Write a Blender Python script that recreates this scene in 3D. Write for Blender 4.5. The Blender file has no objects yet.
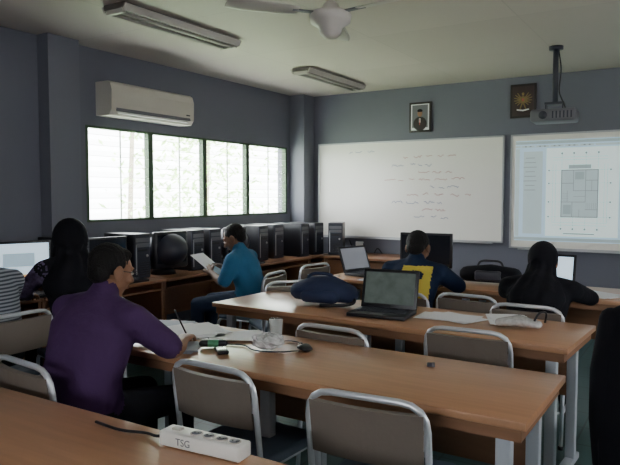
import bpy, bmesh, math, random
import numpy as np
from mathutils import Vector, Matrix, Euler
random.seed(7)
scene = bpy.context.scene
COL = scene.collection

# ---------------------------------------------------------------- materials
def mat(name, col, rough=0.6, metal=0.0, var=0.08, scale=8.0, emit=0.0, alpha=1.0, bump=0.0, bscale=60.0, spec=0.5, emcol=None):
    m = bpy.data.materials.new(name); m.use_nodes = True
    nt = m.node_tree; p = nt.nodes['Principled BSDF']
    p.inputs['Roughness'].default_value = rough
    p.inputs['Metallic'].default_value = metal
    p.inputs['Specular IOR Level'].default_value = spec
    p.inputs['Alpha'].default_value = alpha
    tc = nt.nodes.new('ShaderNodeTexCoord')
    nz = nt.nodes.new('ShaderNodeTexNoise'); nz.inputs['Scale'].default_value = scale; nz.inputs['Detail'].default_value = 3
    nt.links.new(tc.outputs['Object'], nz.inputs['Vector'])
    mx = nt.nodes.new('ShaderNodeMix'); mx.data_type = 'RGBA'
    nt.links.new(nz.outputs['Fac'], mx.inputs[0])
    mx.inputs[6].default_value = (*[max(0, c*(1-var)) for c in col], 1)
    mx.inputs[7].default_value = (*[min(1, c*(1+var)) for c in col], 1)
    nt.links.new(mx.outputs[2], p.inputs['Base Color'])
    if emit > 0:
        p.inputs['Emission Color'].default_value = (*(emcol or col), 1)
        p.inputs['Emission Strength'].default_value = emit
    if bump > 0:
        n2 = nt.nodes.new('ShaderNodeTexNoise'); n2.inputs['Scale'].default_value = bscale; n2.inputs['Detail'].default_value = 4
        nt.links.new(tc.outputs['Object'], n2.inputs['Vector'])
        b = nt.nodes.new('ShaderNodeBump'); b.inputs['Strength'].default_value = bump; b.inputs['Distance'].default_value = 0.02
        nt.links.new(n2.outputs['Fac'], b.inputs['Height'])
        nt.links.new(b.outputs['Normal'], p.inputs['Normal'])
    return m

def wood(name, col, rough=0.35, stretch=(1.0, 14.0, 14.0), con=.1):
    m = mat(name, col, rough)
    nt = m.node_tree; p = nt.nodes['Principled BSDF']
    tc = nt.nodes['Texture Coordinate']
    mp = nt.nodes.new('ShaderNodeMapping'); mp.inputs['Scale'].default_value = stretch
    nt.links.new(tc.outputs['Object'], mp.inputs['Vector'])
    nz = nt.nodes.new('ShaderNodeTexNoise'); nz.inputs['Scale'].default_value = 3.0; nz.inputs['Detail'].default_value = 6
    nt.links.new(mp.outputs[0], nz.inputs['Vector'])
    r = nt.nodes.new('ShaderNodeValToRGB')
    r.color_ramp.elements[0].position = .3; r.color_ramp.elements[0].color = (*[c*(1-con) for c in col], 1)
    r.color_ramp.elements[1].position = .7; r.color_ramp.elements[1].color = (*[min(1, c*(1+con*.6)) for c in col], 1)
    nt.links.new(nz.outputs['Fac'], r.inputs[0]); nt.links.new(r.outputs[0], p.inputs['Base Color'])
    return m

def stripes(name, c1, c2, freq, rough=.85, axis=2):
    m = mat(name, c1, rough); nt = m.node_tree; p = nt.nodes['Principled BSDF']; tc = nt.nodes['Texture Coordinate']
    w = nt.nodes.new('ShaderNodeTexWave'); w.wave_type = 'BANDS'; w.bands_direction = 'XYZ'[axis]
    w.inputs['Scale'].default_value = freq
    nt.links.new(tc.outputs['Object'], w.inputs['Vector'])
    r = nt.nodes.new('ShaderNodeValToRGB'); r.color_ramp.elements[0].position = .45; r.color_ramp.elements[1].position = .55
    r.color_ramp.elements[0].color = (*c1, 1); r.color_ramp.elements[1].color = (*c2, 1)
    nt.links.new(w.outputs['Fac'], r.inputs[0]); nt.links.new(r.outputs[0], p.inputs['Base Color'])
    return m

def tiled(name, col, line, size, rough, mortar=.012):
    m = mat(name, col, rough); nt = m.node_tree; p = nt.nodes['Principled BSDF']; tc = nt.nodes['Texture Coordinate']
    b = nt.nodes.new('ShaderNodeTexBrick'); b.offset = 0
    b.inputs['Scale'].default_value = 1; b.inputs['Brick Width'].default_value = size; b.inputs['Row Height'].default_value = size
    b.inputs['Mortar Size'].default_value = mortar
    b.inputs['Color1'].default_value = (*col, 1); b.inputs['Color2'].default_value = (*[c*.93 for c in col], 1); b.inputs['Mortar'].default_value = (*line, 1)
    nt.links.new(tc.outputs['Object'], b.inputs['Vector']); nt.links.new(b.outputs['Color'], p.inputs['Base Color'])
    return m

M = {}
M['wall'] = mat('wall_paint', (.145, .150, .192), .55, var=.05, scale=2)
M['column'] = mat('column_paint', (.165, .170, .212), .55, var=.05, scale=2)
M['ceil'] = tiled('ceiling_board', (.61, .545, .495), (.53, .475, .43), 1.2, .6, .005)
M['floor'] = tiled('floor_tile', (.055, .115, .115), (.03, .055, .055), .3, .3, .006)
M['base'] = mat('baseboard_paint', (.05, .06, .07), .5)
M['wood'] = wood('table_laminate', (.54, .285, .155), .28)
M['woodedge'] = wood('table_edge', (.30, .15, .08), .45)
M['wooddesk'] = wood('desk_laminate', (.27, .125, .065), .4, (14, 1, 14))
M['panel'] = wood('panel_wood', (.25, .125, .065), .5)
M['steel'] = mat('painted_steel', (.52, .56, .62), .4, .1)
M['chrome'] = mat('chair_tube', (.74, .77, .83), .28, .5)
M['vinyl'] = mat('chair_vinyl', (.20, .165, .14), .5, bump=.1)
M['vinylblue'] = mat('chair_seat_vinyl', (.10, .14, .20), .5, bump=.1)
M['white'] = mat('white_plastic', (.88, .87, .83), .4)
M['acwhite'] = mat('ac_plastic', (.60, .56, .50), .45, var=.03)
M['black'] = mat('black_plastic', (.013, .013, .018), .35)
M['dark'] = mat('dark_plastic', (.03, .032, .05), .4)
M['grey'] = mat('grey_plastic', (.16, .16, .18), .5)
M['screenoff'] = mat('screen_glass', (.02, .022, .03), .12)
M['screenon'] = mat('screen_lit', (.6, .65, .75), .3, emit=1.0, emcol=(.65, .85, 1.0))
M['screenwarm'] = mat('screen_warm', (.2, .2, .22), .3, emit=.2, emcol=(.6, .65, .75))
M['orange'] = mat('screen_orange', (.5, .3, .1), .3, emit=.8, emcol=(1.0, .6, .25))
M['laptopscr'] = mat('laptop_screen', (.05, .06, .06), .15, emit=.12, emcol=(.38, .48, .42), var=.9, scale=18)  # greenish-grey glow paints a reflected image onto the screen
M['paper'] = mat('paper', (.86, .86, .89), .7, var=.02)
M['paperblue'] = mat('paper_printed', (.45, .5, .6), .7, var=.25, scale=30)
M['wb'] = mat('whiteboard_enamel', (.88, .86, .80), .2, var=.04, scale=1.2)
M['alu'] = mat('aluminium', (.50, .51, .53), .35, .6)
M['green'] = mat('window_frame_green', (.05, .10, .045), .5)
M['glass'] = mat('louvre_glass', (.85, .95, .90), .1, alpha=.10)
M['louvreedge'] = mat('louvre_edge', (.6, .68, .60), .4)
M['purple'] = mat('purple_cloth', (.066, .029, .100), .85, bump=.5, bscale=14, spec=.25)
M['trouser'] = mat('dark_trousers', (.016, .018, .025), .85, bump=.3, bscale=14, spec=.25)
M['jeans'] = mat('jeans', (.025, .04, .08), .85, bump=.3, bscale=20, spec=.25)
M['blackcloth'] = mat('black_cloth', (.008, .008, .012), .85, bump=.5, bscale=12, spec=.2)
M['patterncloth'] = mat('patterned_cloth', (.16, .12, .24), .85, var=.9, scale=45, bump=.2)
M['teal'] = mat('teal_cloth', (.035, .14, .27), .85, bump=.4, bscale=14, spec=.25)
M['navy'] = mat('navy_cloth', (.012, .024, .06), .85, bump=.4, bscale=14, spec=.25)
M['yellow'] = mat('yellow_print', (.70, .56, .08), .8, var=.1)
M['stripe'] = stripes('striped_cloth', (.34, .37, .42), (.06, .07, .10), 16)
M['skin'] = mat('skin', (.28, .14, .08), .55, var=.06)
M['skind'] = mat('skin_dark', (.19, .095, .055), .55, var=.06)
M['lip'] = mat('lips', (.20, .07, .06), .5)
M['eye'] = mat('eye_white', (.7, .68, .65), .3)
M['iris'] = mat('iris', (.02, .012, .01), .2)
M['hair'] = mat('hair', (.009, .008, .008), .65, bump=.5, bscale=140, spec=.25)
M['shoe'] = mat('shoe', (.02, .02, .02), .4)
M['bag'] = mat('navy_bag', (.018, .030, .085), .75, bump=.4, bscale=18)
M['leaf'] = mat('leaf', (.42, .62, .24), .6, var=.5, scale=3)
M['trunk'] = mat('bark', (.3, .25, .2), .9)
M['grass'] = mat('grass', (.5, .6, .4), .9, var=.2)
M['red'] = mat('marker_red', (.45, .10, .08), .6)
M['blueink'] = mat('marker_blue', (.10, .13, .32), .6)
M['gold'] = mat('gold_paint', (.24, .17, .06), .5)
M['frame'] = mat('picture_frame', (.02, .014, .012), .4)
M['crestbg'] = mat('crest_background', (.05, .03, .03), .6)
M['clear'] = mat('drinking_glass', (.9, .95, .95), .05, alpha=.35)
M['foil'] = mat('plastic_wrap', (.62, .62, .62), .25, var=.5, scale=40)
M['greenp'] = mat('green_plastic', (.1, .35, .18), .4)
M['tube'] = mat('lamp_tube', (.40, .37, .35), .3)
M['lampbody'] = mat('lamp_housing', (.15, .13, .12), .5)
M['lampedge'] = mat('lamp_edge', (.6, .56, .52), .45)
M['inkgrey'] = mat('ink_grey', (.22, .22, .24), .6)
def em(name, col, s):
    return mat(name, [c*.5 for c in col], .6, emit=s, emcol=col)
M['projbg'] = em('projection_light', (.58, .78, .92), .55)
M['projsheet'] = em('projection_sheet', (.72, .88, .86), .78)
M['projdark'] = em('projection_lines', (.36, .46, .50), .28)
M['projgrey'] = em('projection_grey', (.48, .62, .64), .38)
M['projmid'] = em('projection_mid', (.58, .72, .74), .48)

# ---------------------------------------------------------------- builder
def rotm(r):
    return Euler(r, 'XYZ').to_matrix().to_4x4()
class B:
    def __init__(s):
        s.bm = bmesh.new(); s.mats = []
    def mi(s, m):
        if m not in s.mats: s.mats.append(m)
        return s.mats.index(m)
    def _fin(s, geomfaces, m, smooth):
        i = s.mi(m)
        for f in geomfaces: f.material_index = i; f.smooth = smooth
    def box(s, c, d, m, rot=(0, 0, 0), bevel=0.0, smooth=False):
        n0 = set(s.bm.faces)
        mtx = Matrix.Translation(c) @ rotm(rot) @ Matrix.Diagonal((d[0], d[1], d[2], 1))
        g = bmesh.ops.create_cube(s.bm, size=1, matrix=mtx)
        if bevel > 0:
            es = list({e for v in g['verts'] for e in v.link_edges})
            bmesh.ops.bevel(s.bm, geom=es, offset=bevel, segments=3, affect='EDGES', profile=.5)
        s._fin([f for f in s.bm.faces if f not in n0], m, smooth or bevel > 0)
    def loft(s, pts, rads, m, xdir=(1, 0, 0), n=16, smooth=True, cap=True):
        pts = [Vector(p) for p in pts]; rr = [(r, r) if not isinstance(r, (tuple, list)) else r for r in rads]
        P = []; R = []; T = []
        for i, p in enumerate(pts):
            if i == 0: t = pts[1]-pts[0]
            elif i == len(pts)-1: t = pts[-1]-pts[-2]
            else: t = (pts[i+1]-pts[i]).normalized()+(pts[i]-pts[i-1]).normalized()
            t.normalize(); T.append(t); P.append(p); R.append(rr[i])
        if cap:
            f = min(R[0]); e = min(R[-1])
            pre = [(P[0]-T[0]*f*math.sin(math.radians(a)), (R[0][0]*math.cos(math.radians(a)), R[0][1]*math.cos(math.radians(a)))) for a in (82, 60, 30)]
            post = [(P[-1]+T[-1]*e*math.sin(math.radians(a)), (R[-1][0]*math.cos(math.radians(a)), R[-1][1]*math.cos(math.radians(a)))) for a in (30, 60, 82)]
            P2 = [a[0] for a in pre]+P+[a[0] for a in post]; R2 = [a[1] for a in pre]+R+[a[1] for a in post]
            T2 = [T[0]]*3+T+[T[-1]]*3
        else: P2, R2, T2 = P, R, T
        rings = []; X = Vector(xdir)
        for p, r, t in zip(P2, R2, T2):
            x = X-t*X.dot(t)
            if x.length < 1e-3:
                x = Vector((0, 1, 0)); x = x-t*x.dot(t)
                if x.length < 1e-3: x = Vector((0, 0, 1)); x = x-t*x.dot(t)
            x.normalize(); y = t.cross(x); X = x
            rings.append([s.bm.verts.new(p+x*math.cos(2*math.pi*k/n)*r[0]+y*math.sin(2*math.pi*k/n)*r[1]) for k in range(n)])
        fs = []
        for a, b in zip(rings[:-1], rings[1:]):
            for k in range(n):
                fs.append(s.bm.faces.new((a[k], a[(k+1) % n], b[(k+1) % n], b[k])))
        fs.append(s.bm.faces.new(list(reversed(rings[0])))); fs.append(s.bm.faces.new(rings[-1]))
        s._fin(fs, m, smooth)
    def cyl(s, p0, p1, r, m, n=20, r2=None, smooth=True):
        s.loft([p0, p1], [r, r if r2 is None else r2], m, n=n, cap=False, smooth=smooth)
    def ell(s, c, r, m, rot=(0, 0, 0), n=16):
        n0 = set(s.bm.faces)
        mtx = Matrix.Translation(c) @ rotm(rot) @ Matrix.Diagonal((r[0], r[1], r[2], 1))
        bmesh.ops.create_uvsphere(s.bm, u_segments=n, v_segments=n//2+2, radius=1, matrix=mtx)
        s._fin([f for f in s.bm.faces if f not in n0], m, True)
    def tube(s, pts, r, m, corner=.05, n=8, closed=False):
        pts = [Vector(p) for p in pts]; out = [pts[0]]
        for i in range(1, len(pts)-1):
            a, b, c = pts[i-1], pts[i], pts[i+1]
            da = min(corner, (a-b).length*.45); dc = min(corner, (c-b).length*.45)
            p0 = b+(a-b).normalized()*da; p1 = b+(c-b).normalized()*dc
            for t in (0, .25, .5, .75, 1):
                out.append(p0*(1-t)**2+b*2*t*(1-t)+p1*t*t)
        out.append(pts[-1])
        s.loft(out, [r]*len(out), m, n=n, xdir=(.3, .9, .1), cap=False)
    def quad(s, vs, m):
        f = s.bm.faces.new([s.bm.verts.new(v) for v in vs]); s._fin([f], m, False)
    def mesh(s, name):
        bmesh.ops.recalc_face_normals(s.bm, faces=s.bm.faces)
        me = bpy.data.meshes.new(name); s.bm.to_mesh(me); s.bm.free()
        for k in s.mats: me.materials.append(M[k])
        return me
    def done(s, name, loc=(0, 0, 0), rz=0, parent=None, rot=None):
        return place(s.mesh(name), name, loc, rz, parent, rot)
def place(me, name, loc=(0, 0, 0), rz=0, parent=None, rot=None):
    o = bpy.data.objects.new(name, me); COL.objects.link(o)
    o.location = loc; o.rotation_euler = rot if rot else (0, 0, math.radians(rz))
    if parent: o.parent = parent
    return o

# ---------------------------------------------------------------- room
XL, YB, H = -4.67, 7.25, 2.76
XR, YF = 2.8, -2.2
b = B(); b.box(((XL+XR)/2, (YB+YF)/2, -.05), (XR-XL+.4, YB-YF+.4, .1), 'floor'); b.done('floor')
b = B(); b.box(((XL+XR)/2, (YB+YF)/2, H+.05), (XR-XL+.4, YB-YF+.4, .1), 'ceil'); b.done('ceiling')
WY = [3.74, 4.52, 5.32, 6.09, 6.93]; WZ0, WZ1 = 1.21, 2.075
def wall_open(name, axis, pos, a0, a1, o0, o1, z0, z1, t=.15, m='wall'):
    b = B()
    def bx(u0, u1, w0, w1):
        if u1-u0 < .01: return
        if axis == 'x': b.box((pos, (u0+u1)/2, (w0+w1)/2), (t, u1-u0, w1-w0), m)
        else: b.box(((u0+u1)/2, pos, (w0+w1)/2), (u1-u0, t, w1-w0), m)
    bx(a0, o0, 0, H); bx(o1, a1, 0, H); bx(o0, o1, 0, z0); bx(o0, o1, z1, H)
    return b.done(name)
wall_open('wall_left', 'x', XL-.075, YF, YB, WY[0], WY[-1], WZ0, WZ1)
wall_open('wall_right', 'x', XR+.075, YF, YB, 2.2, 4.0, 1.35, 2.1)
wall_open('wall_front', 'y', YF-.075, XL-.15, XR+.15, -1.8, .6, 1.5, 2.1)  # unseen wall; window opening added to let in foreground fill
b = B(); b.box(((XL+XR)/2, YB+.075, H/2), (XR-XL+.3, .15, H), 'wall'); b.done('wall_back')
b = B(); b.box((XL+.07, 3.43, H/2), (.14, .30, H), 'column'); b.done('trim_1')
b = B(); b.box((XL+.11, YB-.125, H/2), (.22, .25, H), 'column'); b.done('trim_2')
b = B(); b.box((XL+.01, (YF+YB)/2, .06), (.02, YB-YF-.5, .12), 'base'); b.done('baseboard_left')
b = B(); b.box(((XL+XR)/2+.2, YB-.01, .06), (XR-XL-.5, .02, .12), 'base'); b.done('baseboard_back')
# louvre windows
for i in range(4):
    y0, y1 = WY[i], WY[i+1]; b = B(); yc = (y0+y1)/2; w = y1-y0
    for yy in (y0+.016, y1-.016): b.box((XL-.03, yy, (WZ0+WZ1)/2), (.06, .032, WZ1-WZ0), 'green')
    for zz in (WZ0+.010, WZ1-.010): b.box((XL-.03, yc, zz), (.06, w, .020), 'green')
    n = 9
    for k in range(n):
        z = WZ0+.05+(WZ1-WZ0-.1)*k/(n-1)
        b.box((XL-.035, yc, z), (.085, w-.06, .004), 'glass', rot=(0, math.radians(38), 0))
        b.box((XL-.002, yc, z-.026), (.004, w-.06, .003), 'louvreedge')
    b.box((XL-.02, yc+.02, (WZ0+WZ1)/2), (.012, .010, WZ1-WZ0), 'louvreedge')
    b.done('window_%d' % (i+1))
for k in range(2):
    b = B(); y0 = 2.2+.9*k
    for yy in (y0+.02, y0+.88): b.box((XR+.05, yy, 1.725), (.06, .04, .75), 'green')
    for zz in (1.37, 2.08): b.box((XR+.05, y0+.45, zz), (.06, .9, .04), 'green')
    b.done('window_%d' % (5+k))
for k in range(2):  # frames for the added fill opening in the front wall
    b = B(); x0 = -1.8+1.2*k
    for xx in (x0+.02, x0+1.18): b.box((xx, YF-.05, 1.8), (.04, .06, .6), 'green')
    for zz in (1.52, 2.08): b.box((x0+.6, YF-.05, zz), (1.2, .06, .04), 'green')
    b.done('window_%d' % (7+k))

# outside
b = B(); b.box((-20, 8, -.4), (28, 40, .1), 'grass'); b.done('garden_ground')
bm = B()
for (x, y) in [(-10.2, 9.2), (-11.0, 12.5)]:
    bm.loft([(x, y, -.35), (x+.1, y, 1.6), (x, y+.2, 3.6)], [.06, .05, .04], 'trunk')
def leaf(c, sz):
    a = Euler((random.uniform(-.9, .9), random.uniform(-.9, .9), random.uniform(0, 6.28))).to_matrix()
    vs = [Vector(c)+a @ Vector(v) for v in ((-sz, 0, 0), (0, -sz*.4, 0), (sz, 0, 0), (0, sz*.4, 0))]
    bm.quad(vs, 'leaf')
for k in range(16000):
    y = random.uniform(5.6, 13.5); x = -7.3-random.random()*3.2
    z = random.uniform(-.1, 4.2)
    f = (y/(-x))
    dens = min(1, max(.02, (f-.80)/.5)) * max(0, .35+.75*math.sin(y*2.1+z*1.7+x)*math.sin(z*2.3+y))
    if random.random() > dens: continue
    leaf((x, y, z), random.uniform(.05, .11))
bm.done('garden_tree')

# ---------------------------------------------------------------- boards
YW = YB-.004
def board(name, x0, x1, z0, z1, extra=None):
    b = B(); xc, zc = (x0+x1)/2, (z0+z1)/2
    b.box((xc, YW-.012, zc), (x1-x0, .02, z1-z0), 'wb')
    t = .018
    for z in (z0, z1): b.box((xc, YW-.015, z), (x1-x0+t, .030, t), 'alu')
    for x in (x0, x1): b.box((x, YW-.015, zc), (t, .030, z1-z0+t), 'alu')
    b.box((xc, YW-.05, z0-.012), (x1-x0-.2, .07, .010), 'alu')
    if extra: extra(b)
    b.done(name)
def scribble(b):
    def word(x, z, L, m):
        k = max(3, int(L/.012))
        b.tube([(x+L*t/k, YW-.0235, z+random.uniform(-.016, .016)) for t in range(k+1)], .0022, m, corner=.01, n=4)
    rows = [(-3.9, 3, 'blueink'), (-3.15, 5, 'red'), (-3.3, 4, 'blueink'), (-2.95, 3, 'red'), (-3.4, 6, 'red'), (-2.8, 3, 'blueink'), (-3.1, 5, 'red'), (-3.3, 4, 'blueink'), (-2.9, 2, 'red'), (-3.0, 3, 'blueink')]
    for i, (x, nw, m) in enumerate(rows):
        for k in range(nw):
            L = random.uniform(.04, .16); word(x, 2.0-.09*i+random.uniform(-.01, .01), L, m); x += L+random.uniform(.03, .09)
board('whiteboard', -4.355, -1.934, .92, 2.115, scribble)
def proj(b):
    y = YW-.0235
    b.box((-1.09, y, 1.50), (1.42, .002, 1.10), 'projbg')
    b.box((-1.09, y-.001, 2.025), (1.42, .002, .03), 'projgrey')
    b.box((-1.09, y-.001, 1.985), (1.42, .002, .02), 'projmid')
    for k in range(16): b.box((-1.74+.05*k, y-.002, 1.985), (.02, .001, .012), 'projdark' if k % 3 else 'projbg')
    b.box((-1.09, y-.001, .975), (1.42, .002, .03), 'projgrey')
    b.box((-1.775, y-.001, 1.48), (.04, .002, .96), 'projmid')
    b.box((-1.61, y-.001, 1.48), (.20, .002, .90), 'projmid')
    for k in range(8): b.box((-1.64, y-.002, 1.86-.05*k), (.10+.02*(k % 3), .001, .006), 'projdark')
    b.box((-1.11, y-.002, 1.485), (.72, .002, .95), 'projsheet')
    def ln(x0, z0, x1, z1, t=.005):
        b.box(((x0+x1)/2, y-.004, (z0+z1)/2), (abs(x1-x0)+t, .001, abs(z1-z0)+t), 'projdark')
    b.box((-1.13, y-.003, 1.47), (.36, .001, .50), 'projmid')
    ln(-1.31, 1.22, -1.31, 1.72, .009); ln(-.95, 1.22, -.95, 1.72, .009); ln(-1.31, 1.72, -.95, 1.72, .009); ln(-1.31, 1.22, -.95, 1.22, .009)
    ln(-1.19, 1.50, -1.19, 1.72); ln(-1.31, 1.58, -1.19, 1.58); ln(-1.19, 1.50, -.95, 1.50); ln(-1.07, 1.38, -1.07, 1.72)
    ln(-1.31, 1.38, -1.07, 1.38); ln(-1.2, 1.22, -1.2, 1.38); ln(-1.07, 1.30, -.95, 1.30); ln(-1.07, 1.61, -.95, 1.61)
    for k in range(6): ln(-1.06+.018*k, 1.31, -1.06+.018*k, 1.37, .002)
    for k in range(5): ln(-1.30, 1.40+.018*k, -1.24, 1.40+.018*k, .002)
    ln(-1.25, 1.38, -1.25, 1.50, .003); ln(-1.13, 1.22, -1.13, 1.30, .003); ln(-1.01, 1.50, -1.01, 1.61, .003); ln(-1.19, 1.44, -1.07, 1.44, .003)
    b.box((-1.13, y-.0035, 1.66), (.09, .001, .08), 'projgrey'); b.box((-1.25, y-.0035, 1.30), (.08, .001, .10), 'projgrey')
    b.box((-1.13, y-.0035, 1.755), (.22, .001, .04), 'projgrey')
    for x in (-1.37, -1.40, -.89, -.86): ln(x, 1.16, x, 1.78, .002)
    for z in (1.16, 1.13, 1.83, 1.86): ln(-1.40, z, -.86, z, .002)
    for x in (-1.31, -1.19, -1.07, -.95):
        for z in (1.90, 1.09):
            b.cyl((x, y-.004, z), (x, y-.0055, z), .010, 'projdark', n=12)
        ln(x, 1.09, x, 1.22, .0015); ln(x, 1.74, x, 1.90, .0015)
    for z in (1.22, 1.38, 1.58, 1.72):
        for x in (-1.44, -.83): b.cyl((x, y-.004, z), (x, y-.0055, z), .009, 'projdark', n=12)
        ln(-1.44, z, -1.31, z, .0015); ln(-.95, z, -.83, z, .0015)
    ln(-1.28, 1.04, -.98, 1.04, .010)
board('projection_whiteboard', -1.845, .56, .87, 2.115, proj)

def portrait(name, xc, zc, w, h, kind):
    b = B(); y = YW
    b.box((xc, y-.012, zc), (w, .024, h), 'frame', bevel=.004)
    b.box((xc, y-.025, zc), (w-.05, .004, h-.05), 'paper' if kind == 0 else 'crestbg')
    if kind == 0:
        b.box((xc, y-.027, zc+.01), (w-.08, .002, h-.09), 'grey')
        b.ell((xc, y-.028, zc-.08), (.085, .004, .085), 'frame'); b.ell((xc, y-.03, zc+.045), (.032, .004, .042), 'skin')
        b.ell((xc, y-.0305, zc+.075), (.033, .004, .022), 'hair'); b.box((xc, y-.033, zc-.04), (.018, .003, .05), 'paper')
        b.box((xc+.0, y-.034, zc-.06), (.008, .003, .07), 'red')
    else:
        b.ell((xc, y-.028, zc+.01), (.028, .006, .045), 'gold'); b.ell((xc, y-.029, zc+.075), (.014, .006, .018), 'gold')
        for s in (-1, 1):
            for k in range(6):
                a = math.radians(60-24*k)
                b.loft([(xc+s*.018, y-.029, zc+.025-.006*k), (xc+s*(.02+.075*math.cos(a)), y-.029, zc+.02+.075*math.sin(a))], [.008, .004], 'gold', n=6)
            b.loft([(xc+s*.01, y-.029, zc-.03), (xc+s*.03, y-.029, zc-.085)], [.008, .006], 'gold', n=6)
        b.loft([(xc-.06, y-.03, zc-.095), (xc, y-.03, zc-.105), (xc+.06, y-.03, zc-.095)], [.008, .009, .008], 'paper', n=6)
        b.box((xc, y-.034, zc+.01), (.022, .003, .03), 'red')
    b.done(name)
portrait('framed_portrait', -2.936, 2.39, .28, .36, 0)
portrait('framed_emblem', -1.73, 2.49, .28, .37, 1)

# air conditioner
b = B()
prof = [(0, 0), (.17, .0), (.205, .05), (.21, .22), (.19, .28), (.16, .30), (0, .30)]
def ac_prof(b, y0, y1, m, pr):
    v0 = [b.bm.verts.new((p[0], y0, p[1])) for p in pr]; v1 = [b.bm.verts.new((p[0], y1, p[1])) for p in pr]
    fs = [b.bm.faces.new(v0), b.bm.faces.new(list(reversed(v1)))]
    n = len(pr)
    for i in range(n): fs.append(b.bm.faces.new((v0[i], v0[(i+1) % n], v1[(i+1) % n], v1[i])))
    b._fin(fs, m, False)
ac_prof(b, 0, 1.06, 'acwhite', prof)
b.box((.203, .53, .055), (.012, .95, .035), 'grey', rot=(0, -.35, 0))
b.box((.196, .53, .025), (.012, .90, .02), 'white', rot=(0, -.6, 0))
for z in (.11, .155, .2): b.box((.2085, .53, z), (.006, 1.0, .003), 'acwhite')
b.box((.213, .97, .09), (.004, .05, .012), 'dark')
b.done('air_conditioner', (XL+.001, 3.86, 2.165))

# ceiling lamps
def lamp(loc):
    b = B(); L = 1.25
    b.box((0, 0, -.02), (.20, L, .04), 'lampbody', bevel=.006)
    b.box((.105, 0, -.035), (.012, L, .05), 'lampedge', rot=(0, .5, 0)); b.box((-.105, 0, -.035), (.012, L, .05), 'lampedge', rot=(0, -.5, 0))
    for y in (-L/2+.02, L/2-.02): b.box((0, y, -.045), (.16, .03, .05), 'lampedge')
    for x in (-.045, .045): b.cyl((x, -L/2+.03, -.06), (x, L/2-.03, -.06), .013, 'tube', n=10)
    b.done('ceiling_tube_lamp', loc)
lamp((-3.46, 3.65, H-.001)); lamp((-3.55, 6.14, H-.001))

# ceiling fan
b = B()
b.cyl((0, 0, 0), (0, 0, -.05), .05, 'lampedge', r2=.065); b.cyl((0, 0, -.04), (0, 0, -.27), .013, 'lampedge')
b.loft([(0, 0, -.26), (0, 0, -.275), (0, 0, -.295), (0, 0, -.335), (0, 0, -.36)], [.05, .105, .120, .113, .07], 'lampedge', n=32)
b.loft([(0, 0, -.36), (0, 0, -.375)], [.045, .03], 'grey', n=24)
for k in range(3):
    a = math.radians(233+120*k); d = Vector((math.cos(a), math.sin(a), 0)); s = Vector((-d.y, d.x, 0))
    b.box(d*.16+Vector((0, 0, -.285)), (.14, .035, .008), 'grey', rot=(0, 0, a))
    pts = [d*.2, d*.3, d*.5, d*.6]
    b.loft([p+Vector((0, 0, -.285)) for p in pts], [(.05, .004), (.062, .004), (.066, .004), (.05, .004)], 'lampedge', xdir=s+Vector((0, 0, .2)), n=10)
b.done('ceiling_fan', (-1.83, 3.16, H+.0))

# projector
b = B()
b.cyl((0, 0, .0), (0, 0, -.03), .06, 'dark'); b.cyl((0, 0, -.02), (0, 0, -.5), .024, 'dark')
b.box((0, 0, -.50), (.16, .12, .02), 'dark')
for s in (-1, 1): b.box((s*.07, 0, -.53), (.012, .1, .06), 'dark')
b.box((0, 0, -.61), (.38, .28, .11), 'grey', bevel=.025)
b.cyl((.08, .13, -.61), (.08, .17, -.61), .038, 'dark'); b.cyl((.08, .165, -.61), (.08, .172, -.61), .03, 'screenoff')
b.cyl((-.08, -.138, -.61), (-.08, -.15, -.61), .035, 'dark')
for k in range(6): b.box((.0+.03*k, -.141, -.61), (.012, .004, .06), 'dark')
b.tube([(.02, 0, -.02), (.05, -.02, -.2), (.03, -.01, -.4), (.1, -.1, -.56)], .006, 'black')
b.done('ceiling_projector', (-1.15, 5.95, H), 4)

# ---------------------------------------------------------------- furniture
def table_mesh(L, W=.62):
    b = B(); z = .75
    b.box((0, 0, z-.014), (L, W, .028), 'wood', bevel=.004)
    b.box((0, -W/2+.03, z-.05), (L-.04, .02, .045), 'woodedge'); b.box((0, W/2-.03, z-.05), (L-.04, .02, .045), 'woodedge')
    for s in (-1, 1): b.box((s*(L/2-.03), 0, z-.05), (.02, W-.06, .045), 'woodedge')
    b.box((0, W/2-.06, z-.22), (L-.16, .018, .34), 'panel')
    n = 2 if L < 2 else 3
    for k in range(n):
        x = -L/2+.09+(L-.18)*k/(n-1)
        b.box((x, 0, z-.045), (.05, W-.1, .03), 'steel')
        b.box((x, 0, .03), (.05, W-.04, .035), 'steel', bevel=.006)
        for y in (-W/2+.09, W/2-.12): b.box((x, y, (z-.06)/2+.02), (.05, .045, z-.1), 'steel', bevel=.005)
        for y in (-W/2+.05, W/2-.05): b.cyl((x, y, 0), (x, y, .015), .02, 'black', n=10)
    return b.mesh('table')
place(table_mesh(2.4), 'table', (-1.65, 1.03, 0))
place(table_mesh(2.1), 'table', (-1.49, 2.29, 0), -.5)
place(table_mesh(2.22, .64), 'table', (-1.60, 3.42, 0), -3)
place(table_mesh(2.5, .64), 'table', (-1.52, 4.92, 0), 0)

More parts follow.
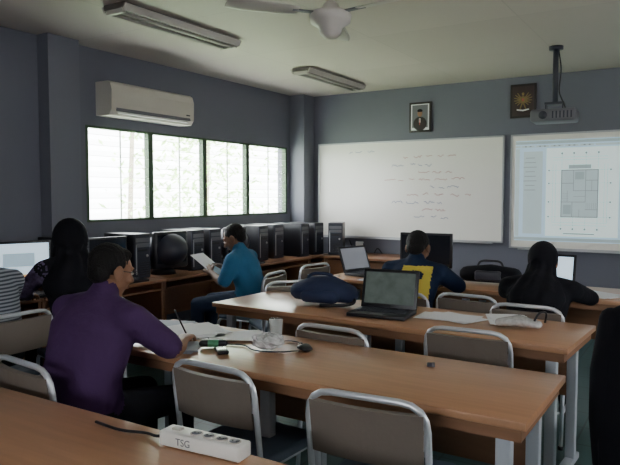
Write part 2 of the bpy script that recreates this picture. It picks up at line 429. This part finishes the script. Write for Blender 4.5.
def chair_mesh():
    b = B(); r = .0115
    w = .205
    b.tube([(-w, -.24, .0), (-w, -.2, .42), (-w, -.25, .81), (w, -.25, .81), (w, -.2, .42), (w, -.24, .0)], r, 'chrome', corner=.09, n=10)
    b.tube([(-w+.02, .22, .0), (-w+.02, .19, .43), (-w+.02, -.17, .425)], r, 'chrome', corner=.05)
    b.tube([(w-.02, .22, .0), (w-.02, .19, .43), (w-.02, -.17, .425)], r, 'chrome', corner=.05)
    b.tube([(-w, -.22, .2), (w, -.22, .2)], .009, 'chrome'); b.tube([(-w+.02, .2, .2), (w-.02, .2, .2)], .009, 'chrome')
    for s in (-1, 1): b.tube([(s*(w-.01), .2, .2), (s*(w-.0), -.22, .2)], .009, 'chrome')
    b.box((0, 0, .445), (.40, .38, .045), 'vinylblue', bevel=.02)
    n = 8
    for k in range(n):
        x0 = -.19+.38*k/n; x1 = x0+.38/n; xm = (x0+x1)/2
        y = -.236-.022*(1-(xm/.19)**2)
        ang = math.atan(2*.022*xm/.19**2)
        b.box((xm, y, .69), (.38/n+.003, .02, .18), 'vinyl', rot=(.13, 0, ang), bevel=0)
    for s in (-1, 1): b.box((s*.195, -.235, .69), (.02, .012, .05), 'chrome')
    for s in (-1, 1):
        b.cyl((s*w, -.24, 0), (s*w, -.24, .02), .016, 'black', n=10)
        b.cyl((s*(w-.02), .22, 0), (s*(w-.02), .22, .02), .016, 'black', n=10)
    return b.mesh('chair')
CH = chair_mesh()
def chair(x, y, rz=0): return place(CH, 'chair', (x, y, 0), rz)
chair(-2.19, 1.70, -6)
chair(-1.54, 2.04, -3)
chair(-.92, 2.02, 5)
chair(-1.51, 2.88, -3)
chair(-.95, 3.17, 2)
chair(-1.70, 4.09, 0)
chair(-.86, 4.00, 0)
chair(-1.26, 4.20, -4)
chair(-3.38, 2.05, 90)
chair(-3.40, 2.64, 78)
chair(-3.25, 4.25, 98)
chair(-3.30, 5.05, 80)
chair(-3.25, 5.75, 95)
chair(-2.80, 4.05, 55)
JC = (-.11, 3.02)
chair(JC[0], JC[1], 0)
b = B()
b.loft([(0, -.30, .36), (0, -.30, .6), (0, -.29, .86), (0, -.275, .99), (0, -.26, 1.05)], [(.22, .03), (.23, .035), (.235, .045), (.21, .05), (.10, .035)], 'blackcloth', n=24)
b.loft([(0, -.21, .55), (0, -.215, .7), (0, -.225, .88)], [(.2, .018), (.21, .02), (.19, .03)], 'blackcloth', n=20)
for s in (-1, 1): b.loft([(s*.19, -.27, .96), (s*.22, -.29, .75), (s*.225, -.28, .55), (s*.215, -.25, .36)], [.045, .042, .038, .034], 'blackcloth', n=14)
b.loft([(-.08, -.27, 1.05), (0, -.23, 1.09), (.08, -.27, 1.05)], [.028, .032, .028], 'blackcloth', n=12)
b.done('draped_jacket', (JC[0], JC[1], 0))

# computer desks
def desk_mesh(L):
    b = B(); W = .66; z = .72
    b.box((0, 0, z-.0125), (W, L, .025), 'wooddesk', bevel=.003)
    for s in (-1, 1): b.box((-.01, s*(L/2-.012), (z-.025)/2), (W-.06, .022, z-.025), 'wooddesk')
    b.box((-.2, 0, z-.25), (.018, L-.05, .4), 'wooddesk')
    b.box((.12, 0, z-.09), (.35, L-.06, .015), 'wooddesk')
    return b.mesh('computer_desk')
DK = desk_mesh(1.2)
for k in range(4): place(DK, 'computer_desk', (XL+.367, 2.20+1.21*k, 0), 0)
place(desk_mesh(.42), 'computer_desk', (XL+.367, 6.65, 0), 0)
place(desk_mesh(1.0), 'computer_desk', (-3.42, YB-.36, 0), 90)

def monitor_mesh(scr, w=.40, h=.27, deco=False):
    b = B()
    b.cyl((0, 0, 0), (0, 0, .015), .11, 'black', n=24); b.box((-.02, 0, .07), (.03, .06, .13), 'black', bevel=.005)
    b.box((0, 0, .10+h/2), (.03, w, h+.02), 'black', bevel=.006); b.box((-.03, 0, .10+h/2), (.04, w*.7, h*.7), 'dark', bevel=.012)
    b.box((.0155, 0, .107+h/2), (.003, w-.035, h-.03), scr); b.box((.0165, w/2-.03, .1), (.003, .012, .005), 'greenp')
    if deco:
        b.box((.0175, 0, .13), (.002, w-.04, .022), 'orange'); b.box((.0175, -.03, .25), (.002, w*.55, .10), 'projbg')
    return b.mesh('computer_monitor')
def tower_mesh():
    b = B()
    b.box((0, 0, .20), (.40, .18, .39), 'black', bevel=.006)
    b.box((.203, 0, .2), (.02, .176, .39), 'dark', bevel=.008)
    for z in (.34, .295): b.box((.2145, 0, z), (.004, .15, .036), 'grey')
    b.box((.2145, 0, .25), (.004, .10, .02), 'black'); b.cyl((.213, .05, .2), (.218, .05, .2), .012, 'alu', n=12)
    b.box((.2145, -.07, .17), (.004, .01, .26), 'alu')
    for k in range(6): b.box((.2145, .02, .04+.02*k), (.004, .09, .008), 'black')
    for x in (-.15, .15):
        for y in (-.06, .06): b.cyl((x, y, 0), (x, y, .01), .015, 'black', n=8)
    return b.mesh('computer_tower')
def crt_mesh():
    b = B()
    b.box((.10, 0, .23), (.06, .38, .34), 'black', bevel=.02)
    b.loft([(.09, 0, .23), (-.06, 0, .225), (-.2, 0, .21)], [(.18, .16), (.155, .14), (.10, .10)], 'dark', xdir=(0, 1, 0), n=24)
    b.box((.13, 0, .24), (.006, .32, .26), 'screenoff', bevel=.002)
    b.cyl((0, 0, 0), (0, 0, .07), .12, 'black', r2=.08, n=24)
    return b.mesh('crt_monitor')
MO, MON, TW, CRT = monitor_mesh('screenoff'), monitor_mesh('screenon', .40, .28, True), tower_mesh(), crt_mesh()
DZ = .72
place(MON, 'computer_monitor', (-4.32, 2.87, DZ), -22)
place(TW, 'computer_tower', (-4.38, 3.27, DZ), 0)
place(MO, 'computer_monitor', (-4.27, 3.60, DZ), -10)
place(TW, 'computer_tower', (-4.38, 3.93, DZ), -3)
place(CRT, 'crt_monitor', (-4.28, 4.28, DZ), -8)
place(TW, 'computer_tower', (-4.38, 4.64, DZ), 0)
place(TW, 'computer_tower', (-4.38, 4.90, DZ), 0)
place(CRT, 'crt_monitor', (-4.33, 5.27, DZ), 5)
place(TW, 'computer_tower', (-4.38, 5.72, DZ), 0)
place(TW, 'computer_tower', (-4.38, 6.03, DZ), -2)
place(TW, 'computer_tower', (-4.25, 6.38, DZ), 0)
place(TW, 'computer_tower', (-4.22, 6.68, DZ), -6)
place(TW, 'computer_tower', (-3.90, 6.90, DZ), -65)
def kb_mesh():
    b = B(); b.box((0, 0, .01), (.15, .42, .018), 'black', bevel=.004)
    for i in range(5):
        for j in range(14): b.box((-.055+.027*i, -.19+.029*j, .022), (.021, .023, .006), 'dark')
    return b.mesh('keyboard')
KB = kb_mesh()
for y in (2.80, 3.62, 5.3): place(KB, 'keyboard', (-4.07, y, DZ), 0)

def laptop_mesh(scr, ang=18):
    b = B(); w, d = .35, .24
    b.box((0, 0, .012), (w, d, .022), 'black', bevel=.005)
    for i in range(5):
        for j in range(13): b.box((-.135+.0225*j, .075-.024*i, .0245), (.019, .019, .003), 'dark')
    b.box((0, -.085, .0238), (.08, .045, .002), 'grey')
    a = math.radians(ang); h = .235
    c = Vector((0, d/2+math.sin(a)*h/2, .02+math.cos(a)*h/2))
    b.box(c, (w, .012, h), 'black', rot=(-a, 0, 0), bevel=.004)
    b.box(c+Vector((0, -.0068*math.cos(a), .0068*math.sin(a)))+Vector((0, 0, .004)), (w-.04, .002, h-.045), scr, rot=(-a, 0, 0))
    b.cyl((-.12, d/2, .018), (.12, d/2, .018), .009, 'dark', n=8)
    return b.mesh('laptop')
place(laptop_mesh('laptopscr', 14), 'laptop', (-1.58, 3.33, .752), 6)
place(laptop_mesh('screenwarm', 20), 'laptop', (-2.50, 4.98, .752), 75)
place(laptop_mesh('screenon', 15), 'laptop', (-.98, 4.93, .752), 0)
mo2 = monitor_mesh('screenoff', .46, .27)
place(mo2, 'computer_monitor', (-2.0, 5.08, .752), -88)

# papers
def papers(name, x, y, z, n, w=.21, h=.297, rz=0, m='paper', th=.003, spread=.03):
    b = B()
    for k in range(n):
        b.box((random.uniform(-spread, spread), random.uniform(-spread, spread), th*(k+.5)), (w, h, th*.9), m, rot=(0, 0, random.uniform(-.25, .25)))
    b.done(name, (x, y, z), rz)
papers('paper_stack', -2.16, 2.40, .751, 5, rz=60, spread=.05)
papers('open_book', -2.41, 2.42, .751, 3, .22, .28, 20, 'paperblue', spread=.01)
papers('paper_stack', -1.91, 2.46, .751, 3, w=.18, h=.25, rz=-50, spread=.03)
papers('paper_stack', -1.22, 3.46, .752, 3, rz=80, spread=.04)
papers('paper_stack', -.92, 3.56, .752, 3, rz=20, spread=.03)
papers('paper_stack', -.62, 4.80, .752, 3, rz=70, spread=.05)
papers('paper_stack', -2.23, 4.72, .752, 3, rz=85, spread=.04)
papers('notebook', -2.00, 2.12, .751, 4, w=.13, h=.18, rz=35, m='paperblue', spread=.003)
b = B(); b.loft([(-.10, 0, .022), (0, .01, .035), (.10, 0, .022)], [(.055, .018), (.07, .03), (.055, .018)], 'foil', xdir=(0, 1, 0), n=12)
b.tube([(.08, -.03, .045), (.1, -.02, .09), (.14, .02, .09), (.13, .04, .03)], .006, 'black'); b.done('plastic_bag', (-.81, 3.37, .757), 10)
b = B()
b.loft([(0, 0, .002), (0, 0, .006), (0, 0, .1)], [.026, .028, .034], 'clear', n=24, cap=False)
b.cyl((0, 0, .006), (0, 0, .05), .0265, 'clear', r2=.0285)
b.done('drinking_glass', (-1.75, 2.50, .751))
b = B(); b.ell((0, 0, .035), (.075, .05, .035), 'foil', n=20)
for v in b.bm.verts:
    v.co += Vector((random.uniform(-1, 1), random.uniform(-1, 1), random.uniform(-.3, 1)))*.012; v.co.z = max(v.co.z, .001)
for f in b.bm.faces: f.smooth = False
b.done('plastic_snack_bag', (-1.66, 2.31, .751), 20)
b = B(); b.loft([(0, -.03, .013), (0, 0, .017), (0, .03, .012)], [(.025, .011), (.03, .016), (.025, .011)], 'black', n=16)
b.box((0, .03, .028), (.004, .015, .006), 'grey'); b.tube([(0, .05, .008), (.02, .10, .004), (.05, .14, .004), (.02, .2, .004), (-.06, .2, .004)], .0028, 'black')
b.done('computer_mouse', (-1.51, 2.38, .751), 60)
b = B(); b.tube([(-.2, .05, .004), (-.08, -.05, .004), (.06, .02, .004), (.16, -.06, .004), (.28, -.02, .004), (.34, .05, .004)], .0035, 'black', corner=.08); b.done('charger_cable', (-1.86, 2.30, .752), 0)
b = B(); b.box((0, 0, .01), (.05, .11, .016), 'black', bevel=.005); b.box((0, .01, .0185), (.04, .07, .002), 'screenoff'); b.done('mobile_phone', (-1.81, 2.16, .751), 50)
b = B(); b.loft([(-.05, 0, .018), (.05, 0, .018)], [.016, .016], 'black', n=14); b.loft([(-.02, 0, .018), (.02, 0, .018)], [.0172, .0172], 'greenp', n=14); b.box((0, 0, .035), (.09, .004, .004), 'alu'); b.done('pencil_case', (-1.90, 2.21, .752), 35)
b = B(); b.box((0, 0, .008), (.03, .018, .016), 'dark', bevel=.003); b.box((.01, 0, .008), (.012, .02, .017), 'grey', bevel=.002); b.done('eraser', (-.93, 2.43, .751), 20)
# power strip
b = B()
b.box((0, 0, .022), (.27, .06, .042), 'white', bevel=.006)
for k in range(4):
    x = -.025+.042*k
    b.cyl((x, 0, .042), (x, 0, .0455), .018, 'acwhite', n=20); b.cyl((x, 0, .0455), (x, 0, .046), .0145, 'grey', n=20)
    for s in (-1, 1): b.cyl((x+s*.006, 0, .046), (x+s*.006, 0, .047), .0028, 'black', n=8)
b.box((-.09, 0, .045), (.03, .02, .008), 'acwhite', bevel=.002)
b.tube([(-.135, 0, .02), (-.17, .0, .008), (-.22, .015, .006), (-.30, -.01, .006), (-.42, .01, .006)], .0045, 'black')
ps = b.done('power_strip', (-1.145, 1.29, .751), 4)
tx = bpy.data.curves.new('label', 'FONT'); tx.body = 'TSG'; tx.size = .028; tx.extrude = .0005
to = bpy.data.objects.new('label', tx); COL.objects.link(to); tx.materials.append(M['inkgrey'])
to.parent = ps; to.location = (-.075, -.0308, .012); to.rotation_euler = (math.pi/2, 0, 0)

# backpack on table 3
b = B()
b.loft([(-.17, 0, .075), (-.08, .01, .09), (.05, 0, .095), (.17, -.01, .07)], [(.085, .06), (.11, .08), (.105, .085), (.075, .06)], 'bag', xdir=(0, 1, 0), n=22)
b.loft([(-.09, -.09, .055), (.09, -.09, .055)], [(.04, .04), (.04, .04)], 'bag', xdir=(0, 1, 0), n=14)
b.tube([(-.12, 0, .14), (-.08, -.03, .195), (.04, -.02, .195), (.08, 0, .16)], .011, 'bag')
b.tube([(.17, 0, .08), (.23, -.05, .025), (.17, -.12, .012), (.02, -.15, .012)], .012, 'black')
b.box((0, -.015, .182), (.22, .008, .005), 'alu')
b.done('backpack', (-2.07, 3.50, .755), 12)
b = B()
b.loft([(-.18, 0, .07), (0, 0, .08), (.18, 0, .07)], [(.10, .060), (.12, .072), (.10, .060)], 'blackcloth', xdir=(0, 1, 0), n=20)
b.tube([(-.1, 0, .13), (-.08, 0, .18), (.08, 0, .18), (.1, 0, .13)], .01, 'black')
b.box((0, -.1, .07), (.2, .04, .08), 'dark', bevel=.015)
b.done('camera_bag', (-1.42, 4.98, .755), 5)
b = B()
b.tube([(-3.9, YB-.012, .87), (-3.85, YB-.03, .78), (-3.7, YB-.012, .85), (-3.6, YB-.02, .6), (-3.5, YB-.012, .8), (-3.3, YB-.015, .55), (-3.3, YB-.012, .2)], .008, 'black')
b.box((-3.75, YB-.02, .82), (.1, .035, .08), 'white', bevel=.006)
b.done('electric_cable')

# ---------------------------------------------------------------- people
def segs_of(lofts):
    S = []
    for (pts, rads, m, xd) in lofts:
        for i in range(len(pts)-1):
            r0 = rads[i] if isinstance(rads[i], tuple) else (rads[i], rads[i]); r1 = rads[i+1] if isinstance(rads[i+1], tuple) else (rads[i+1], rads[i+1])
            S.append((pts[i], pts[i+1], r0, r1, m, xd))
    return S
def fused(lofts, ells, voxel, name, smooth_it=4, matfn=None):
    b = B()
    for (pts, rads, m, xd) in lofts: b.loft(pts, rads, m, xdir=xd, n=20)
    for (c, r, m) in ells: b.ell(c, r, m)
    mats = list(b.mats); me = b.mesh('tmp')
    o = bpy.data.objects.new('tmp', me); COL.objects.link(o)
    rm = o.modifiers.new('r', 'REMESH'); rm.mode = 'VOXEL'; rm.voxel_size = voxel; rm.use_smooth_shade = True
    sm = o.modifiers.new('s', 'SMOOTH'); sm.factor = .5; sm.iterations = smooth_it
    dg = bpy.context.evaluated_depsgraph_get(); dg.update()
    me2 = bpy.data.meshes.new_from_object(o.evaluated_get(dg)); me2.name = name
    bpy.data.objects.remove(o)
    me2.materials.clear()
    for k in mats: me2.materials.append(M[k])
    n = len(me2.polygons); C = np.zeros(n*3); me2.polygons.foreach_get('center', C); C = C.reshape(-1, 3)
    best = np.full(n, 1e9); idx = np.zeros(n, dtype=np.int32)
    for (p0, p1, r0, r1, m, xd) in segs_of(lofts):
        p0 = np.array(p0, float); p1 = np.array(p1, float); d = p1-p0; L = np.linalg.norm(d); t = d/max(L, 1e-6)
        x = np.array(xd, float); x = x-t*x.dot(t)
        if np.linalg.norm(x) < 1e-3: x = np.array((0, 1., 0)); x = x-t*x.dot(t)
        x /= np.linalg.norm(x); y = np.cross(t, x)
        rel = C-p0; a = rel@t; f = np.clip(a/L, 0, 1); over = a-np.clip(a, 0, L)
        rx = r0[0]+(r1[0]-r0[0])*f; ry = r0[1]+(r1[1]-r0[1])*f; rt = np.minimum(rx, ry)
        q = np.sqrt(((rel@x)/rx)**2+((rel@y)/ry)**2+(over/rt)**2)
        q = (q-1)*rt
        k = q < best; best[k] = q[k]; idx[k] = mats.index(m)
    for (c, r, m) in ells:
        q = (np.sqrt((((C-np.array(c))/np.array(r))**2).sum(1))-1)*min(r)
        k = q < best; best[k] = q[k]; idx[k] = mats.index(m)
    if matfn:
        for k, v in matfn(C).items():
            if k not in mats:
                mats.append(k); me2.materials.append(M[k])
            idx[v & (idx == mats.index('navy'))] = mats.index(k)
    me2.polygons.foreach_set('material_index', idx)
    me2.polygons.foreach_set('use_smooth', np.ones(n, dtype=bool))
    me2.update()
    return me2
def hand(name, wrist, d, nrm, side, parent, skin, curl=25):
    d = Vector(d).normalized(); nrm = Vector(nrm); nrm = (nrm-d*nrm.dot(d)).normalized(); s = d.cross(nrm)*side
    w = Vector(wrist); L = []
    L.append(([w-d*.03, w, w+d*.04, w+d*.085], [(.024, .019), (.026, .018), (.036, .017), (.040, .013)], skin, tuple(s)))
    for off, ln, fan in ((.031, .072, .10), (.0105, .080, .03), (-.0105, .074, -.05), (-.031, .058, -.14)):
        p = w+d*.085+s*off; dd = (d+s*fan).normalized(); pts = [p-dd*.01, p]; a = 0
        for k, fr in enumerate((.45, .32, .23)):
            a += math.radians(curl*(1.0 if k else .7))
            p = p+(dd*math.cos(a)+nrm*math.sin(a))*ln*fr; pts.append(p)
        L.append((pts, [.009, .0092, .0086, .0078, .0068], skin, tuple(s)))
    p = w+d*.02+s*.022; t1 = (d*.65+s*.75+nrm*.25).normalized(); t2 = (d*.9+s*.25+nrm*.45).normalized(); t3 = (d*.9-s*.1+nrm*.5).normalized()
    L.append(([p, p+t1*.035, p+t1*.035+t2*.03, p+t1*.035+t2*.03+t3*.024], [.014, .012, .0098, .0075], skin, tuple(nrm)))
    me = fused([([tuple(q) for q in pts], r, m, x) for pts, r, m, x in L], [], .0036, name, 2)
    place(me, name, parent=parent)
def head(parent, c, yaw, pitch, skin, hair='short', hm='hair', s=1.0, glasses=False, roll=0, scarf=1.0):
    R = (math.radians(pitch), math.radians(roll), math.radians(yaw))
    L = [([(0, .012, .03), (0, .022, -.01), (0, .034, -.06), (0, .045, -.093)], [(.068, .075), (.068, .072), (.055, .056), (.030, .030)], skin, (1, 0, 0)),
         ([(0, .086, .022), (0, .096, .0), (0, .107, -.024)], [.009, .010, .0135], skin, (1, 0, 0)),
         ([(-.045, .074, .028), (0, .088, .03), (.045, .074, .028)], [.009, .011, .009], skin, (0, 0, 1))]
    E = [((0, -.012, .032), (.076, .093, .086), skin)]
    for sx in (-1, 1):
        E += [((sx*.080, -.005, -.004), (.011, .022, .032), skin), ((sx*.04, .06, -.02), (.026, .03, .026), skin), ((sx*.013, .100, -.026), (.009, .010, .008), skin)]
    E += [((0, .0905, -.052), (.024, .009, .0045), 'lip'), ((0, .089, -.060), (.020, .010, .0055), 'lip')]
    me = fused(L, E, .0045, 'head', 2)
    ho = place(me, 'head', c, parent=parent, rot=R); ho.scale = (s, s, s)
    b = B()
    for sx in (-1, 1):
        b.ell((sx*.031, .0845, .008), (.0135, .008, .0075), 'eye'); b.ell((sx*.031, .0905, .008), (.0055, .004, .0055), 'iris')
        b.loft([(sx*.016, .094, .027), (sx*.034, .090, .032), (sx*.050, .078, .027)], [.003, .0035, .002], 'hair', n=8)
    if glasses:
        for sx in (-1, 1):
            pts = [(sx*.033+.024*math.cos(t*math.pi/6), .102, .006+.017*math.sin(t*math.pi/6)) for t in range(13)]
            b.tube(pts, .0018, 'black', corner=.004, n=6)
            b.tube([(sx*.056, .10, .01), (sx*.08, .06, .012), (sx*.083, -.01, .008)], .0018, 'black', n=6)
        b.tube([(-.01, .104, .01), (.01, .104, .01)], .0018, 'black', n=6)
    b.done('face_details', parent=ho)
    if hair == 'short':
        E2 = [((0, -.020, .040), (.081, .093, .086), hm), ((0, -.055, -.008), (.066, .047, .055), hm), ((.02, .03, .082), (.04, .04, .028), hm)]
        me = fused([], E2, .006, 'hair', 2)
        for v in me.vertices:
            v.co += v.normal*.0012*math.sin(v.co.x*260+v.co.z*60)*math.sin(v.co.y*230+v.co.z*90)
        place(me, 'hair', parent=ho)
    else:
        q = scarf
        L2 = [([(0, -.02, -.04), (0, -.02, -.10), (0, -.04, -.17), (0, -.06, -.27)], [(.084*q, .088*q), (.095*q, .09*q), (.14*q, .11*q), (.18*q, .13*q)], hm, (1, 0, 0))]
        E2 = [((0, -.030, .022), (.094*q, .108*q, .112*q), hm), ((0, -.09, .0), (.055*q, .045*q, .05*q), hm)]
        me = fused(L2, E2, .008, 'headscarf', 4)
        for v in me.vertices:
            if v.co.z < -.03: v.co += v.normal*.006*math.sin(math.atan2(v.co.x, v.co.y)*11+v.co.z*12)
        place(me, 'headscarf', parent=ho)
    return ho
def person(name, loc, rz, J, top, bottom, skin, sleeve='short', sleevem=None, hair='short', hyaw=0, hpitch=-15, wide=1.0, glasses=False, matfn=None, curl=25, handn=None, scarf=1.0, deep=1.0, hs=1.0):
    e = bpy.data.objects.new(name, None); COL.objects.link(e); e.location = loc; e.rotation_euler = (0, 0, math.radians(rz))
    sl = sleevem or top
    ch, nk, hd = Vector(J['chest']), Vector(J['neck']), Vector(J['head'])
    pel = Vector((0, 0, .57)); wst = pel.lerp(ch, .45)+Vector((0, -.025, 0))
    w = wide; dp = deep
    L = [([(0, -.01, .578), (0, 0, .62)], [(.165*w, .112), (.16*w, .115)], bottom, (1, 0, 0)),
         ([tuple(pel+Vector((0, 0, .04))), tuple(wst), tuple(ch), tuple(ch.lerp(nk, .62)), tuple(nk)], [(.165*w, .118*dp), (.160*w, .118*dp), (.182*w, .126*dp), (.150*w, .092), (.07, .065)], top, (1, 0, 0)),
         ([tuple(nk-Vector((0, 0, .02))), tuple(nk.lerp(hd, .55))], [.056, .052], skin, (1, 0, 0)),
         ([tuple(nk+Vector((0, 0, .0))), tuple(nk.lerp(hd, .22))], [.064, .060], top, (1, 0, 0))]
    for sx, k in ((-1, 'L'), (1, 'R')):
        sh = ch.lerp(nk, .5)+Vector((sx*.175*w, 0, -.01)); el = Vector(J['elbow'+k]); wr = Vector(J['wrist'+k])
        L.append(([tuple(ch.lerp(nk, .72)+Vector((sx*.03, 0, 0))), tuple(sh)], [(.06), (.064)], top, (0, 1, 0)))
        if sleeve == 'short':
            L.append(([tuple(sh), tuple(sh.lerp(el, .5)), tuple(sh.lerp(el, .85))], [.068, .061, .058], sl, (1, 0, 0)))
            L.append(([tuple(sh.lerp(el, .6)), tuple(el), tuple(el.lerp(wr, .35)), tuple(wr)], [.043, .040, .039, .026], skin, (1, 0, 0)))
        else:
            L.append(([tuple(sh), tuple(sh.lerp(el, .5)), tuple(el), tuple(el.lerp(wr, .4)), tuple(el.lerp(wr, .93))], [.064, .057, .050, .048, .038], sl, (1, 0, 0)))
            L.append(([tuple(el.lerp(wr, .85)), tuple(wr)], [.027, .025], skin, (1, 0, 0)))
        kx = J.get('knee', .12); ky = J.get('kneey', .44)
        hp = (sx*.09, .0, .555); kn = (sx*kx, ky, .525); an = (sx*kx, ky-.03, .10)
        L.append(([hp, ((hp[0]+kn[0])/2, ky/2, .545), kn], [.086, .077, .062], bottom, (1, 0, 0)))
        L.append(([kn, (sx*kx, ky+.0, .33), an], [.06, .057, .045], bottom, (1, 0, 0)))
        L.append(([(sx*kx, ky-.05, .05), (sx*kx*1.04, ky+.05, .042), (sx*kx*1.08, ky+.15, .034)], [(.038, .042), (.044, .036), (.038, .028)], 'shoe', (1, 0, 0)))
    me = fused(L, [], .0125, 'body', 5, matfn)
    place(me, 'body', parent=e)
    head(e, hd, hyaw, hpitch, skin, hair, 'hair' if hair == 'short' else 'blackcloth', glasses=glasses, scarf=scarf, s=hs)
    for sx, k in ((-1, 'L'), (1, 'R')):
        el = Vector(J['elbow'+k]); wr = Vector(J['wrist'+k]); d = (wr-el).normalized()
        if J.get('flat'): d = (d+Vector((0, 0, -d.z*.8))).normalized()
        n = Vector((0, 0, -1)) if not handn else Vector((-sx*handn[0], handn[1], handn[2]))
        sd = 1 if (d.cross((n-d*n.dot(d)).normalized())).x*(-sx) > 0 else -1
        hand('hand_'+k.lower(), wr, d, n, sd, e, skin, curl)
    return e

# man in purple shirt
JP = dict(chest=(0, .06, .895), neck=(.0, .115, 1.03), head=(.0, .155, 1.125), elbowL=(-.30, .24, .80), wristL=(-.13, .43, .79), elbowR=(.28, .25, .805), wristR=(.13, .45, .79), flat=1)
pm = person('seated_man', (-2.15, 1.68, 0), -2, JP, 'purple', 'trouser', 'skin', 'short', hyaw=-10, hpitch=-14, wide=1.2, deep=1.12, glasses=True, curl=35, hs=.97)
b = B(); b.cyl((0, 0, 0), (-.03, -.05, .13), .004, 'black', n=8); b.loft([(0, 0, 0), (.004, .006, -.014)], [.004, .001], 'alu', n=8, cap=False); b.done('pen', (.075, .53, .785), parent=pm)
# man with yellow print shirt
JY = dict(chest=(0, .09, .87), neck=(0, .13, .985), head=(0, .165, 1.075), elbowL=(-.28, .28, .80), wristL=(-.13, .47, .79), elbowR=(.28, .28, .80), wristR=(.13, .47, .79), flat=1)
def yfn(C):
    v = (np.abs(C[:, 0]-.055) < .10) & (C[:, 2] > .60) & (C[:, 2] < .965) & (C[:, 1] < .09)
    X = C[:, 0]-.055
    hole = ((X/.055)**2+((C[:, 2]-.905)/.032)**2 < 1) & ~((X/.03)**2+((C[:, 2]-.89)/.018)**2 < 1)
    return {'yellow': v & ~hole}
person('seated_student', (-1.72, 4.05, 0), 0, JY, 'navy', 'jeans', 'skind', 'short', hyaw=5, hpitch=-20, wide=1.05, matfn=yfn)
# woman at right, black headscarf
JW = dict(chest=(0, .11, .83), neck=(0, .18, .93), head=(0, .235, 1.02), elbowL=(-.27, .36, .80), wristL=(-.12, .55, .79), elbowR=(.27, .36, .80), wristR=(.12, .55, .79), flat=1)
person('seated_woman', (-.86, 3.96, 0), 0, JW, 'blackcloth', 'blackcloth', 'skin', 'long', hair='scarf', hyaw=0, hpitch=-28, wide=1.08)
# woman at left
JL = dict(chest=(0, .05, .92), neck=(0, .08, 1.06), head=(0, .11, 1.15), elbowL=(-.26, .20, .84), wristL=(-.15, .42, .775), elbowR=(.26, .20, .84), wristR=(.15, .42, .775), flat=1)
person('seated_woman', (-3.41, 2.64, 0), 76, JL, 'blackcloth', 'blackcloth', 'skin', 'long', sleevem='patterncloth', hair='scarf', hyaw=0, hpitch=-8, wide=1.05, scarf=1.17)
# boy in teal shirt reading a paper
JB = dict(chest=(0, .06, .86), neck=(0, .10, .99), head=(0, .145, 1.085), elbowL=(-.22, .14, .72), wristL=(-.115, .31, .80), elbowR=(.22, .14, .72), wristR=(.115, .31, .80))
bp = person('seated_boy', (-3.24, 4.25, 0), 102, JB, 'teal', 'jeans', 'skind', 'short', hyaw=8, hpitch=-28, wide=.98, curl=45, handn=(.8, .3, -.2))
b = B(); b.box((0, .40, .86), (.22, .002, .28), 'paper', rot=(-.95, 0, 0)); b.done('paper', parent=bp)
# person with striped shirt at the left edge
JS = dict(chest=(0, .06, .90), neck=(0, .09, 1.03), head=(0, .13, 1.12), elbowL=(-.24, .22, .80), wristL=(-.12, .44, .77), elbowR=(.24, .22, .80), wristR=(.12, .44, .77), flat=1)
person('seated_student', (-3.35, 2.04, 0), 92, JS, 'stripe', 'trouser', 'skin', 'short', hyaw=0, hpitch=-15)

# ---------------------------------------------------------------- light
w = bpy.data.worlds.new('World'); scene.world = w; w.use_nodes = True
bg = w.node_tree.nodes['Background']; bg.inputs[0].default_value = (.94, .98, 1.0, 1); bg.inputs[1].default_value = 16.0
def area(name, loc, rot, sx, sy, power, col=(1, 1, 1)):
    l = bpy.data.lights.new(name, 'AREA'); l.shape = 'RECTANGLE'; l.size = sx; l.size_y = sy; l.energy = power; l.color = col
    o = bpy.data.objects.new(name, l); COL.objects.link(o); o.location = loc; o.rotation_euler = rot
area('added_fill_right', (XR+.02, 3.1, 1.725), (0, math.radians(90), 0), .74, 1.78, 16, (1, .95, .88))  # fill lamp added in the unseen right-wall opening
area('added_fill_front', (-.6, YF-.02, 1.8), (math.radians(90), 0, 0), 2.3, .56, 7, (.97, .97, 1))  # fill lamp added behind the camera to lift the foreground
sun = bpy.data.lights.new('sun', 'SUN'); sun.energy = 26; sun.angle = .02; so = bpy.data.objects.new('sun', sun); COL.objects.link(so)
so.rotation_euler = (0, math.radians(20), 0)

# ---------------------------------------------------------------- camera
cd = bpy.data.cameras.new('camera'); cam = bpy.data.objects.new('camera', cd); COL.objects.link(cam)
cd.sensor_width = 36; cd.lens = 36*633/620; cd.clip_start = .05
cam.location = (0, 0, 1.45); cam.rotation_euler = (math.radians(90-3.35), math.radians(0), math.radians(31.9))
scene.camera = cam
